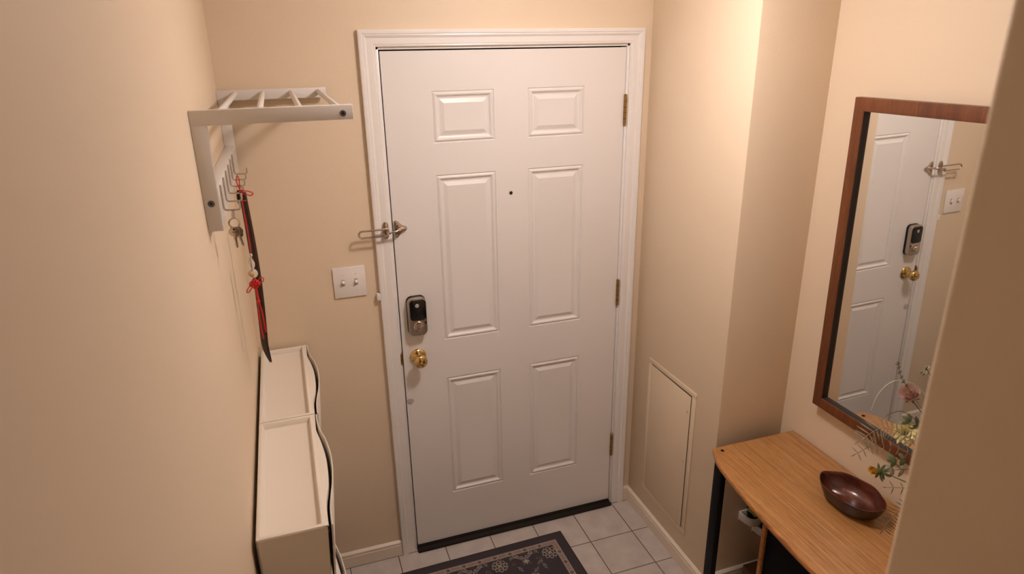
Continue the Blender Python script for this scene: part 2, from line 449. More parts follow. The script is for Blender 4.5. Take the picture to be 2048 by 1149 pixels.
box(bm, LX1 - .010, LX1 - .003, -.0318, -.030, LZ0 + .047, LZ0 + .055, .0008, mi=1)
o = obj('thumb_turn', bm, [CHROME, HOLE], lock)
bm = N(); ex, ez = (LX0 + LX1) / 2 - .001, LZ0 + .124
lathe(bm, [(0, .0074), (.0004, .0074), (.0006, .0068)], (ex, -.0345, ez), (0, -1, 0), 28)
cu = bpy.data.curves.new('t', 'FONT'); cu.body = 'Yale'; cu.size = .0062; cu.align_x = 'CENTER'; cu.align_y = 'CENTER'; cu.extrude = .0001
to = bpy.data.objects.new('t', cu); COL.objects.link(to)
bpy.context.view_layer.update()
tm = bpy.data.meshes.new_from_object(to.evaluated_get(bpy.context.evaluated_depsgraph_get()))
tb = N(); tb.from_mesh(tm)
for v in tb.verts: v.co = Vector((ex + v.co.x, -.0353 - v.co.z, ez + v.co.y))
merge(bm, tb, 1); bpy.data.objects.remove(to); bpy.data.meshes.remove(tm)
obj('lock_badge', bm, [EMBLEM, GLOSSBLACK], lock)

# ------------------------------------------------------------------ swing bar guard
g = thing('swing_bar_guard', (-.030, -.013, 1.435), 'nickel swing bar door guard on the left casing above the light switch', 'door guard')
bm = N()
pl = []
for k in range(32):
    a = 2 * PI * k / 32; x = math.cos(a); z = math.sin(a)
    pl.append((-.030 + math.copysign(abs(x) ** .7, x) * .0115, -.012, 1.436 + math.copysign(abs(z) ** .75, z) * .031))
extrude_poly(bm, pl, (0, -.007, 0), bev=.002)
for s in (-1, 1):
    lathe(bm, [(0, .0048), (.0018, .0042), (.0026, .002)], (-.030, -.019, 1.436 + s * .0225), (0, -1, 0), 16, mi=0)
    box(bm, -.038, -.022, -.040, -.017, 1.436 + s * .0095 - .0028, 1.436 + s * .0095 + .0028, .0015)
ball(bm, (-.0205, -.045, 1.4345), .0072)
obj('mounting_plate', bm, CHROME, g)
bm = N()
lp = [(-.030, -.040, 1.4475)]
for x in (-.05, -.08, -.110): lp.append((x, -.043, 1.4475))
for k in range(9):
    a = PI / 2 + PI * k / 8; lp.append((-.116 + .0125 * math.cos(a), -.044, 1.435 + .0125 * math.sin(a)))
for x in (-.110, -.08, -.05, -.030): lp.append((x, -.042, 1.4225))
tube(bm, lp, .0036, 10)
obj('swing_bar', bm, CHROME, g)
# keeper on the door
bm = N()
tri = [(.004, 1.464), (.011, 1.4665), (.018, 1.462), (.026, 1.452), (.036, 1.4445), (.047, 1.441), (.0505, 1.435), (.047, 1.428), (.036, 1.4245), (.026, 1.417), (.018, 1.406), (.011, 1.4015), (.004, 1.404), (.0025, 1.413), (.0025, 1.456)]
extrude_poly(bm, [(x, .002, z) for x, z in tri], (0, -.0065, 0), bev=.0016)
for x, z in ((.0095, 1.4575), (.0095, 1.4105), (.040, 1.4365)): lathe(bm, [(0, .0038), (.0014, .0034), (.002, .0015)], (x, -.0045, z), (0, -1, 0), 14)
for x, z in ((.0145, 1.4465), (.0145, 1.4245)): cyl(bm, (x, -.0040, z), (x, -.0048, z), .0030, seg=14, mi=1)
tube(bm, [(-.0195, -.044, 1.4345), (-.008, -.046, 1.4345), (.004, -.045, 1.4365), (.014, -.040, 1.4395), (.021, -.030, 1.4395), (.024, -.015, 1.4375), (.024, -.002, 1.4365)], [.003, .0032, .0038, .0048, .0052, .0048, .0045], 12)
tube(bm, [(.024, -.012, 1.4365), (.035, -.013, 1.4355), (.047, -.009, 1.4345)], .0032, 10)
o = obj('guard_keeper', bm, [CHROME, HOLE], door); o['label'] = 'nickel triangular keeper of the swing bar guard'

# ------------------------------------------------------------------ switch plate, contact sensor
sw = thing('light_switch', (-.172, 0, 1.255), 'white double toggle light switch plate left of the door', 'light switch')
bm = N()
box(bm, -.2295, -.1155, -.0065, -.0003, 1.198, 1.3125, .0022)
obj('cover_plate', bm, PLATE, sw)
for x in (-.1955, -.1495):
    bm = N(); box(bm, x - .0058, x + .0058, -.0072, -.0060, 1.2425, 1.2675, .0004, mi=1)
    box(bm, x - .0044, x + .0044, -.0185, -.006, 1.2495, 1.2605, .0014, rot=((x, -.006, 1.2555), (math.radians(-26 if x < -.17 else -20), 0, 0)))
    obj('toggle', bm, [PLATE, PLATEDK], sw)
    for z in (1.2255, 1.2855):
        bm = N(); lathe(bm, [(0, .0031), (.0008, .0027), (.0011, .001)], (x, -.0063, z), (0, -1, 0), 14); box(bm, x - .0022, x + .0022, -.0078, -.0070, z - .0004, z + .0004, mi=1)
        obj('screw', bm, [PLATE, PLATEDK], sw)
bm = N(); box(bm, -.0815, -.0690, -.020, -.0002, 1.1745, 1.2005, .002)
tag(obj('contact_sensor', bm, PLATE), 'tiny white contact sensor on the left edge of the door casing', 'sensor')

# ------------------------------------------------------------------ access hatch
ah = thing('access_panel', (XR, -.30, .48), 'beige painted access hatch low on the wall right of the door', 'access panel')
Y0, Y1, Z0, Z1 = -.473, -.127, .152, .806
bm = N(); fw = .022
for y0, y1, z0, z1 in ((Y0, Y1, Z1 - fw, Z1), (Y0, Y1, Z0, Z0 + fw), (Y0, Y0 + fw + .004, Z0 + fw, Z1 - fw), (Y1 - fw, Y1, Z0 + fw, Z1 - fw)):
    box(bm, XR - .0035, XR - .0002, y0, y1, z0, z1, .0008)
box(bm, XR - .0012, XR - .0002, Y0 + .01, Y1 - .01, Z0 + .01, Z1 - .01, mi=1)  # dark sheet that paints in the shaded gap around the hatch door
obj('panel_frame', bm, [WALL, HOLE], ah)
bm = N(); box(bm, XR - .0045, XR - .0022, Y0 + fw + .0055, Y1 - fw - .0008, Z0 + fw + .002, Z1 - fw - .0035, .0008, rot=((XR - .003, Y1 - fw, .48), (0, 0, math.radians(-.45))))
hd = obj('panel_door', bm, WALL, ah)
for z in (.711, .487, .248):
    bm = N(); lathe(bm, [(0, .0042), (.001, .0036), (.0013, .001)], (XR - .0076, -.430, z), (-1, 0, 0), 14)
    box(bm, XR - .0095, XR - .0085, -.4325, -.4275, z - .0005, z + .0005, mi=1, rot=((XR - .009, -.43, z), (math.radians(40), 0, 0)))
    obj('screw', bm, [WALL, HOLE], hd)

# ------------------------------------------------------------------ coat rack on the left wall
rk = thing('coat_rack', (XL, -.42, 1.68), 'white wall coat rack with hat shelf bars and key hooks', 'coat rack')
ZT_, ZL_ = 1.934, 1.681; X1_ = -.187
for yy, nm in ((-.820, 'side_bracket'), (-.022, 'side_bracket')):
    bm = N(); y0, y1 = (yy - .0, yy + .018) if yy < -.5 else (yy - .018, yy)
    box(bm, XL + .0005, X1_, y0, y1, ZT_ - .031, ZT_, .0015)
    box(bm, XL + .0005, XL + .031, y0, y1, ZL_, ZT_ - .0305, .0015)
    br = obj(nm, bm, RACK, rk)
    for px, pz in ((-.209, 1.916), (-.500, 1.742)):
        s = -1 if yy < -.5 else 1; ys = yy
        bm = N(); lathe(bm, [(0, .0070), (.001, .0070), (.0018, .0058), (.0012, .0030)], (px, ys, pz), (0, s, 0), 18)
        cyl(bm, (px, ys, pz), (px, ys + s * .0014, pz), .0026, seg=12, mi=1)
        obj('bolt', bm, [BOLTGREY, HOLE], br)
for x in (-.461, -.380, -.294, -.211):
    bm = N(); cyl(bm, (x, -.803, ZT_ - .012), (x, -.039, ZT_ - .012), .0072, seg=20)
    obj('shelf_bar', bm, RACK, rk)
bm = N(); box(bm, XL + .0005, XL + .0285, -.803, -.039, 1.683, 1.7665, .0015)
obj('hook_rail', bm, RACK, rk)
HY = (-.231, -.331, -.430, -.530, -.631, -.730)
XH = XL + .0285
for y in HY:
    bm = N()
    z0, z1 = 1.764, 1.7075
    tube(bm, [(XH + .0022, y, z0), (XH + .0022, y, 1.74), (XH + .0024, y, z1 + .004), (XH + .0045, y, z1), (XH + .010, y, z1 - .0012), (XH + .030, y, z1 - .0012),
              (XH + .0345, y, z1), (XH + .0362, y, z1 + .004), (XH + .0362, y, z1 + .0145)], .0021, 8)
    ball(bm, (XH + .0362, y, z1 + .0150), .0021, seg=8)
    for z in (z0 - .002, 1.745): lathe(bm, [(0, .0034), (.003, .0034), (.004, .002)], (XH, y, z), (1, 0, 0), 12)
    obj('hook', bm, STEEL, rk)
ZH = 1.7063
# key bunch on the hook nearest the viewer
k_ = thing('key_bunch', (-.466, -.733, 1.61), 'bunch of silver keys hanging from the hook nearest the viewer', 'keys')
def ring_pts(c, r, n=24, ax='x', sq=1):
    out = []
    for k in range(n):
        a = 2 * PI * k / n
        d = {'x': (0, math.cos(a), math.sin(a)), 'y': (math.cos(a), 0, math.sin(a)), 'z': (math.cos(a), math.sin(a), 0)}[ax]
        out.append((c[0] + d[0] * r, c[1] + d[1] * r, c[2] + d[2] * r * sq))
    return out
bm = N()
tube(bm, [(-.466, -.733, ZH - .001), (-.467, -.7335, ZH - .012), (-.467, -.734, ZH - .019)], [.0035, .0045, .004], 8)
tube(bm, ring_pts((-.468, -.736, ZH - .0295), .0115, ax='y'), .0014, 8, closed=True)
tube(bm, ring_pts((-.467, -.739, ZH - .0285), .0108, ax='y'), .0012, 8, closed=True)
obj('key_ring', bm, STEEL, k_)
def key(x, y, z, r=.0115, L=.032, tilt=0.0, w_=.0075, t_=.0022):
    bm = N()
    hd = [(x + r * math.cos(2 * PI * k / 28) * (1 + .06 * math.cos(4 * PI * k / 28)), y, z + r * math.sin(2 * PI * k / 28)) for k in range(28)]
    extrude_poly(bm, hd, (0, -t_, 0), bev=.0004)
    zt_ = z - r * .8; zb_ = z - r - L; h = w_ / 2
    right = [(x + h, y, zt_), (x + h, y, zb_ + .002), (x + h * .3, y, zb_)]
    left = [(x - h * .6, y, zb_ + .003)]
    n = 5
    for i in range(n):
        z0 = zb_ + .005 + (L * .62) * i / n; z1 = zb_ + .005 + (L * .62) * (i + .5) / n
        left += [(x - h * (.35 + .2 * (i % 2)), y, z0), (x - h * (.9 - .15 * (i % 3)), y, z1)]
    left += [(x - h, y, zb_ + .005 + L * .66), (x - h, y, zt_)]
    extrude_poly(bm, [(px, py - .0003, pz) for px, py, pz in right + left], (0, -t_ * .8, 0), bev=.0002)
    cyl(bm, (x, y - t_ - .0002, z + r * .5), (x, y + .0002, z + r * .5), .0024, seg=12, mi=1)
    box(bm, x - .004, x + .004, y - t_ - .0003, y - t_, z - .001, z + .0005, mi=1)
    bmesh.ops.rotate(bm, verts=bm.verts[:], cent=(x, y, z + r), matrix=Euler((0, tilt, 0)).to_matrix())
    return bm
obj('key', key(-.4700, -.744, ZH - .0475, L=.027), [KEYM, HOLE], k_)
obj('key', key(-.4650, -.7385, ZH - .049, r=.0115, L=.025, tilt=-.18), [KEYM, HOLE], k_)
bm = N(); ball(bm, (-.4610, -.730, ZH - .053), .0120, sc=(.75, .5, 1.2)); obj('key_tag', bm, GLOSSBLACK, k_)
# car key fob on the third hook
f_ = thing('key_fob', (-.463, -.433, 1.66), 'black key fob hanging above the key bunch, on the hook behind it', 'key fob')
bm = N(); box(bm, -.4735, -.4555, -.441, -.428, ZH - .050, ZH - .010, .005, seg=3)
obj('fob_body', bm, GLOSSBLACK, f_)
bm = N(); tube(bm, ring_pts((-.464, -.434, ZH - .004), .0078, ax='y'), .001, 8, closed=True); obj('split_ring', bm, STEEL, f_)
bm = N(); box(bm, -.4755, -.4735, -.439, -.430, ZH - .046, ZH - .014, .001); obj('metal_side', bm, STEEL, f_)
# shoehorn
sh = thing('shoehorn', (-.460, -.43, 1.19), 'long dark brown curved shoehorn hanging by a red loop above the shoe cabinets', 'shoehorn')
bm = N(); P = []; Rr = []
for k in range(40):
    t = k / 39; z = 1.690 - .505 * t
    x = -.4590 + .0065 * math.sin(PI * min(1, t * 1.1)) - .004 * t + (.010 * max(0, (t - .86) / .14) ** 1.6)
    P.append((x, -.437 - .006 * math.sin(PI * t), z)); Rr.append(.0042 + .0008 * math.sin(PI * t) - (.0026 * max(0, (t - .85) / .15) ** 2))
tube(bm, P, Rr, 16, flat=2.2)
ball(bm, P[-1], .0028, seg=10)
obj('blade', bm, HORN, sh)
bm = N(); tube(bm, ring_pts((-.459, -.437, 1.668), .0072, ax='z'), .0014, 6, closed=True)
tube(bm, [(-.459, -.437, 1.683), (-.463, -.434, 1.697), (-.462, -.431, ZH + .001), (-.458, -.433, 1.697), (-.459, -.437, 1.683)], .001, 6)
obj('hanging_loop', bm, RED, sh)
# red knot charm with glass beads and tassels
ch = thing('knot_charm', (-.457, -.53, 1.30), 'red knotted cord charm with clear gourd beads and tassels on the key hooks', 'charm')
YCH = -.533
bm = N()
def cord(pts, r=.0013):
    # smooth by subdividing with Catmull-Rom
    P = [Vector(p) for p in pts]; out = []
    for i in range(len(P) - 1):
        p0, p1, p2, p3 = P[max(i - 1, 0)], P[i], P[i + 1], P[min(i + 2, len(P) - 1)]
        for s in range(6):
            t = s / 6; out.append(.5 * ((2 * p1) + (p2 - p0) * t + (2 * p0 - 5 * p1 + 4 * p2 - p3) * t * t + (3 * p1 - p0 - 3 * p2 + p3) * t ** 3))
    out.append(P[-1]); tube(bm, out, r, 7)
cord([(-.4595, YCH, 1.752), (-.4560, YCH, 1.742), (-.4570, YCH - .001, 1.728), (-.4590, YCH, 1.708), (-.4575, YCH, 1.690), (-.4565, YCH, 1.66), (-.4550, YCH, 1.62), (-.4550, YCH, 1.545)])
cord([(-.4595, YCH, 1.752), (-.4630, YCH, 1.738), (-.4600, YCH + .002, 1.722), (-.4560, YCH + .002, 1.705), (-.4570, YCH, 1.675), (-.4560, YCH, 1.62)])
cord([(-.458, YCH, 1.708), (-.448, YCH - .004, 1.712), (-.434, YCH - .006, 1.709), (-.428, YCH - .006, 1.704), (-.434, YCH - .005, 1.699), (-.446, YCH - .003, 1.703), (-.458, YCH, 1.704)], .0015)
obj('cord', bm, RED, ch)
bm = N(); BX = -.4570
ball(bm, (BX, YCH, 1.541), .0052, seg=14)
lathe(bm, [(0, .003), (.004, .0060), (.010, .0078), (.016, .0082), (.021, .0070), (.028, .0040), (.034, .0025)], (BX - .0005, YCH, 1.502), (0, 0, 1), 20)
ball(bm, (BX - .001, YCH, 1.490), .0128, seg=20)
obj('glass_gourd', bm, GLASSB, ch)
bm = N(); ball(bm, (BX - .004, YCH, 1.489), .0055, seg=12); obj('amber_bead', bm, AMBER, ch)
bm = N()
for i in range(5):
    for s in (-1, 1):
        a = (i - 2) * .0060; q = []
        for k in range(11):
            t = (k / 10 - .5); q.append((BX + s * t * .017 + a * .42, YCH - .004 + .0020 * math.sin(k * PI / 2 + i * PI + (0 if s > 0 else PI)), 1.462 + t * .017 + a * s * -.42))
        tube(bm, q, .0017, 6)
cord([(-.448, YCH, 1.468), (-.440, YCH, 1.477), (-.434, YCH, 1.473), (-.436, YCH, 1.465), (-.446, YCH, 1.462)], .0014)
cord([(-.466, YCH, 1.458), (-.474, YCH, 1.452), (-.480, YCH, 1.441), (-.476, YCH, 1.439), (-.468, YCH, 1.448), (-.465, YCH, 1.455)], .0014)
cord([(-.457, YCH, 1.448), (-.4560, YCH, 1.435), (-.4552, YCH, 1.412)], .0030)
ball(bm, (-.4550, YCH, 1.409), .0048, seg=12, sc=(1, 1, 1.6))
obj('knot', bm, RED, ch)
for dx, z1 in ((-.0045, 1.300), (.0050, 1.318)):
    bm = N()
    for q in range(7):
        a = 2 * PI * q / 7; o1 = .0013
        cord([(-.4550 + dx * .3, YCH, 1.408), (-.4545 + dx * .8 + o1 * math.cos(a), YCH + o1 * math.sin(a), 1.385), (-.4540 + dx + o1 * math.cos(a), YCH + o1 * math.sin(a), 1.35), (-.4530 + dx + 1.3 * o1 * math.cos(a), YCH + 1.3 * o1 * math.sin(a), z1 + .004 * (q % 3))], .0007)
    obj('tassel', bm, RED, ch)

# ------------------------------------------------------------------ shoe cabinets
def lerp(tab, u):
    for (a, b), (c, d) in zip(tab, tab[1:]):
        if u <= c:
            t = (u - a) / (c - a); t = t * t * (3 - 2 * t) if abs(b - d) < .002 else t
            return b + (d - b) * t
    return tab[-1][1]
LOBE = [(0, -.3500), (.04, -.3510), (.09, -.3525), (.14, -.3440), (.22, -.3355), (.29, -.3345), (.355, -.3375), (.40, -.3445), (.435, -.3495), (.515, -.3495)]
FLAP = [(0, -.3445), (.045, -.3440), (.09, -.3400), (.14, -.3285), (.22, -.3205), (.29, -.3208), (.355, -.3262), (.41, -.3345), (.455, -.3395), (.515, -.3395)]
def smooth_tab(tab, n=52, L=.513):
    v = [lerp(tab, L * i / n) for i in range(n + 1)]
    for _ in range(5): v = [v[0]] + [(v[i - 1] + v[i] * 2 + v[i + 1]) / 4 for i in range(1, n)] + [v[-1]]
    return [(L * i / n, x) for i, x in enumerate(v)]
lob, flp = smooth_tab(LOBE), smooth_tab(FLAP)
def shoe_cabinet(y0, zt, label):
    """y0: far end; runs 0.513 towards the viewer"""
    L = .513; zb = zt - .39; x0 = -.505
    t = thing('shoe_cabinet', (-.42, y0 - L / 2, zb), label, 'shoe cabinet', 'cream shoe cabinets along the left wall')
    bm = N()
    # top with recessed tray, wavy front edge
    xi = -.3625; xr = -.3545
    # body shell: sides, back, bottom
    box(bm, x0, x0 + .004, y0 - L, y0, zb, zt - .004)
    for ya in (y0 - .004, y0 - L):
        extrude_poly(bm, [(x0, ya, zb), (-.370, ya, zb), (-.3520, ya, zt - .004), (x0, ya, zt - .004)], (0, .004, 0))
    box(bm, x0, -.370, y0 - L, y0, zb, zb + .004)
    # tray
    outer = lambda d, z: [(x0 + d, y0 - d, z), (x0 + d, y0 - L + d, z), (xr - d, y0 - L + d, z), (xr - d, y0 - d, z)]
    rim = .0095
    V = sweep_rect(bm, [outer(0, zt - .006), outer(.0012, zt - .001), outer(.003, zt), outer(rim, zt), outer(rim + .002, zt - .002), outer(rim + .0045, zt - .016), outer(rim + .007, zt - .0175)], close=True)
    bm.faces.new(V[-1])
    # lobe strip from the tray rim to the wavy edge
    A = [(xr - .004, y0 - u, zt - .0004) for u, _ in lob]; B = [(x - .002, y0 - u, zt - .0008) for u, x in lob]
    C = [(x, y0 - u, zt - .003) for u, x in lob]; D = [(x, y0 - u, zt - .018) for u, x in lob]; E_ = [(-.352, y0 - u, zt - .018) for u, x in lob]
    sweep_rect(bm, [A, B, C, D, E_])
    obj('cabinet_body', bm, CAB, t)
    bm = N()   # sheet coloured dark to paint in the shade behind the flap
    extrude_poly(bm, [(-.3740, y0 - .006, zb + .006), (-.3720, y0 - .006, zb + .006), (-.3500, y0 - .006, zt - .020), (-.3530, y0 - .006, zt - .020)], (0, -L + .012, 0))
    obj('gap_shade_sheet', bm, CABSHADE, t)
    bm = N()   # wavy flap door, thin with rounded lip
    th = .0038; zf = zt - .0015; zl = zb + .003
    rings = []
    for dx, z in ((-th, zl), (-th, zf - .002), (-th * .7, zf), (-th * .3, zf), (0, zf - .002), (0, zl)):
        rings.append([((x + dx) if z > zl + .1 else (-.362 + (x + .343) * .35 + dx), y0 - .001 - u * .996, z) for u, x in flp])
    V = sweep_rect(bm, rings)
    n = len(flp)
    bm.faces.new([r[0] for r in V]); bm.faces.new([r[-1] for r in V])
    for k in range(n - 1): bm.faces.new((V[0][k], V[0][k + 1], V[-1][k + 1], V[-1][k]))
    obj('flap_door', bm, CAB, t, smooth=50)
    return t
c0 = shoe_cabinet(-.015, 1.04, 'cream shoe cabinet in the top row, against the door wall')
dup(c0, (0, -.5155, 0), 'cream shoe cabinet in the top row, nearest the viewer')
dup(c0, (0, 0, -.400), 'cream shoe cabinet in the lower row, against the door wall')
dup(c0, (0, -.5155, -.400), 'cream shoe cabinet in the lower row, directly beneath the nearest one')

# ------------------------------------------------------------------ mirror
mr = thing('wall_mirror', (1.2745, -.95, 1.4), 'large wall mirror in a reddish brown wooden frame above the oak table', 'mirror', rot=(0, math.radians(-.99), math.radians(-.281)))
MY0, MY1, MZ0, MZ1, FW = -.655, .181, -.5215, .4945, .0385
def child_local(name, bm, mats, parent, smooth=30):
    o = obj(name, bm, mats, None, smooth); o.parent = parent; return o
bm = N()
fr = [(0, .010), (0, -.011), (.002, -.014), (.005, -.015), (FW - .004, -.015), (FW - .001, -.0138), (FW, -.012), (FW, .0005)]
fr_ring = lambda q: [[(dx, MY0 + d, MZ0 + d), (dx, MY1 - d, MZ0 + d), (dx, MY1 - d, MZ1 - d), (dx, MY0 + d, MZ1 - d)] for d, dx in q]
sweep_rect(bm, fr_ring(fr[:-1]), close=True); sweep_rect(bm, fr_ring(fr[-2:]), mi=1, close=True)
bmesh.ops.remove_doubles(bm, verts=bm.verts[:], dist=1e-6)
child_local('mirror_frame', bm, [MAHOG, FRAMESHADE], mr, 30)
bm = N(); d = FW - .006
bm.faces.new([bm.verts.new(p) for p in ((0, MY0 + d, MZ0 + d), (0, MY0 + d, MZ1 - d), (0, MY1 - d, MZ1 - d), (0, MY1 - d, MZ0 + d))])
child_local('mirror_glass', bm, MIRROR, mr, 0)
bm = N(); box(bm, .002, .009, MY0 + .004, MY1 - .004, MZ0 + .004, MZ1 - .004)
child_local('backing_board', bm, DARKWOOD, mr, 0)

# ------------------------------------------------------------------ oak table
tb_ = thing('console_table', (1.12, -1.27, 0), 'oak topped table with bowed front and black metal legs in the niche', 'table')
ZTB = .7106
fr_pts = [(-.674, .9545), (-.700, .9405), (-.763, .9155), (-.880, .8950), (-.997, .8800), (-1.121, .8690), (-1.2, .8640), (-1.272, .8625)]
half = fr_pts + [(2 * -1.272 - y, x) for y, x in fr_pts[-2::-1]]
P2 = []
for i in range(len(half) - 1):
    p = [Vector(half[max(0, min(len(half) - 1, i + k))]) for k in (-1, 0, 1, 2)]
    for s in range(5):
        t = s / 5; P2.append(.5 * ((2 * p[1]) + (p[2] - p[0]) * t + (2 * p[0] - 5 * p[1] + 4 * p[2] - p[3]) * t * t + (3 * p[1] - p[0] - 3 * p[2] + p[3]) * t ** 3))
P2.append(Vector(half[-1]))
outline = [(q.y, q.x) for q in P2]       # (x, y)
outline = [(1.2975, -.676), (.9585, -.6715)] + outline + [(.9585, -1.8725), (1.2975, -1.868)]
bm = N()
def ins(d):
    n = len(outline); out = []
    for i in range(n):
        a, b, c = Vector(outline[i - 1]), Vector(outline[i]), Vector(outline[(i + 1) % n])
        e = ((c - b).normalized() + (b - a).normalized()); e.normalize(); nn = Vector((-e.y, e.x))
        out.append(b + nn * d)
    return out
cen = Vector((1.1, -1.27))
sgn = 1 if (ins(.01)[8] - cen).length < (Vector(outline[8]) - cen).length else -1
TH = .020
prof = [(.006, ZTB - TH), (.0015, ZTB - TH + .0025), (0, ZTB - TH / 2), (.0015, ZTB - .0025), (.004, ZTB - .0004), (.007, ZTB)]
rings = [[(p.x, p.y, z) for p in ins(sgn * d)] for d, z in prof]
V = sweep_rect(bm, rings, mi=1, close=True)
f = bm.faces.new(V[-1]); f.material_index = 0
f = bm.faces.new(V[0]); f.material_index = 1
obj('table_top', bm, [OAK, OAKEDGE], tb_, smooth=50)
for x, y in ((.977, -.699), (.977, -1.845)):
    bm = N(); lathe(bm, [(0, .0065), (.0008, .0065), (.0012, .0055), (.0006, .003)], (x, y, ZTB - .0002), (0, 0, 1), 20)
    obj('screw_cap', bm, BLACKMET, tb_)
for y0, y1 in ((-.745, -.704), (-1.84, -1.799)):
    for x0, x1 in ((.945, .968), (1.256, 1.279)):
        bm = N(); box(bm, x0, x1, y0, y1, .001, ZTB - TH, .003); o = obj('leg', bm, BLACKMET, tb_)
for y0, y1 in ((-.735, -.712), (-1.83, -1.807)):
    bm = N(); box(bm, .968, 1.256, y0, y1, ZTB - TH - .026, ZTB - TH, .002); obj('crossbar', bm, BLACKMET, tb_)
for y0 in (-.949, -1.62):
    bm = N(); box(bm, .976, 1.279, y0, y0 + .015, .055, ZTB - TH, .001); obj('side_panel', bm, OAKEDGE, tb_)
bm = N(); box(bm, .985, .999, -1.605, -.949, .07, ZTB - TH, .001)
o = obj('cabinet_front', bm, BLACKPAN, tb_); o['label'] = 'black front below the oak top'
bm = N(); box(bm, 1.165, 1.279, -.934, -.66, .050, .118, .001); box(bm, 1.256, 1.279, -1.62, -.72, .03, .05, .001)
o = obj('lower_board', bm, DARKWOOD, tb_)

# ------------------------------------------------------------------ wooden bowl (leaf shaped, scalloped rim)
RIM = [(1.0924, -1.0314), (1.108, -1.0032), (1.131, -.9826), (1.1551, -.9775), (1.1803, -.9892), (1.2050, -1.0143), (1.2230, -1.0463), (1.2290, -1.0838), (1.2250, -1.1183),
       (1.2130, -1.1491), (1.1953, -1.1722), (1.1721, -1.1885), (1.1454, -1.1870), (1.1234, -1.1745), (1.1040, -1.1529), (1.0935, -1.1239), (1.0895, -1.0926), (1.0895, -1.0600)]
def closed_cr(P, n):
    P = [Vector(p) for p in P]; L = len(P); out = []
    for i in range(L):
        p0, p1, p2, p3 = P[i - 1], P[i], P[(i + 1) % L], P[(i + 2) % L]
        for k in range(n):
            t = k / n; out.append(.5 * ((2 * p1) + (p2 - p0) * t + (2 * p0 - 5 * p1 + 4 * p2 - p3) * t * t + (3 * p1 - p0 - 3 * p2 + p3) * t ** 3))
    return out
rim = closed_cr(RIM, 5); BC = Vector((1.1585, -1.083)); NR = len(rim)
bm = N(); zb = ZTB + .0005; rings = []
prof_o = [(.40, .0, 0), (.56, .0005, 0), (.69, .005, 0), (.81, .016, 1), (.915, .034, 1), (.985, .0525, 1), (1.0, .0565, 1), (.998, .0590, 1)]
prof_i = [(.982, .0600, 1), (.962, .0575, 1), (.945, .050, 1), (.885, .034, 1), (.79, .020, 1), (.66, .0105, 0), (.45, .0065, 0), (.2, .005, 0)]
for s_, z, wv in prof_o + prof_i:
    k = (z / .058) ** 2; row = []
    for i, p in enumerate(rim):
        a = 2 * PI * i / NR
        f = s_ * (1 + .010 * k * math.cos(7 * a + .8)); d = p - BC
        row.append((BC.x + d.x * f, BC.y + d.y * f, zb + z + k * .0012 * math.cos(7 * a + .8)))
    rings.append(row)
V = sweep_rect(bm, rings[:8], mi=0, close=True); V2 = sweep_rect(bm, rings[7:], mi=1, close=True)
bm.faces.new(V[0]); f = bm.faces.new(V2[-1]); f.material_index = 1
bmesh.ops.remove_doubles(bm, verts=bm.verts[:], dist=1e-6)
tag(obj('wooden_bowl', bm, [BOWLSHADE, BOWLW], smooth=50), 'glossy dark reddish brown oval wooden bowl on the oak table', 'bowl')

# ------------------------------------------------------------------ flower arrangement
fa = thing('flower_arrangement', (1.14, -1.42, ZTB), 'artificial flowers and fern sprigs beside the bowl, half hidden by the near wall', 'flowers')
VX, VY = 1.14, -1.44
bm = N(); lathe(bm, [(0, .030), (.003, .034), (.03, .042), (.07, .040), (.11, .026), (.135, .022), (.15, .028), (.152, .026), (.135, .019), (.10, .023), (.03, .036), (.008, .03)], (VX, VY, ZTB + .0005), (0, 0, 1), 36)
obj('vase', bm, VASE, fa, smooth=50)
VT = Vector((VX, VY, ZTB + .145))
def crom(pts, n=7):
    P = [Vector(p) for p in pts]; out = []
    for i in range(len(P) - 1):
        p0, p1, p2, p3 = P[max(i - 1, 0)], P[i], P[i + 1], P[min(i + 2, len(P) - 1)]
        for s in range(n):
            t = s / n; out.append(.5 * ((2 * p1) + (p2 - p0) * t + (2 * p0 - 5 * p1 + 4 * p2 - p3) * t * t + (3 * p1 - p0 - 3 * p2 + p3) * t ** 3))
    out.append(P[-1]); return out
def leaf(bm, base, d, up, L, w_, mi=0, curl=.25, n=5):
    d = d.normalized(); side = d.cross(up).normalized(); nrm = side.cross(d).normalized()
    L_, R2, C_ = [], [], []
    for i in range(n + 1):
        t = i / n; ww = w_ * math.sin(PI * (t * .92 + .08)) ** .8 * .5 if t < 1 else .0002
        c = base + d * L * t - nrm * curl * L * t * t
        L_.append(bm.verts.new(c + side * ww - nrm * ww * .15)); R2.append(bm.verts.new(c - side * ww - nrm * ww * .15)); C_.append(bm.verts.new(c + nrm * ww * .15))
    for i in range(n):
        for q in ((L_[i], C_[i], C_[i + 1], L_[i + 1]), (C_[i], R2[i], R2[i + 1], C_[i + 1])):
            f = bm.faces.new(q); f.material_index = mi
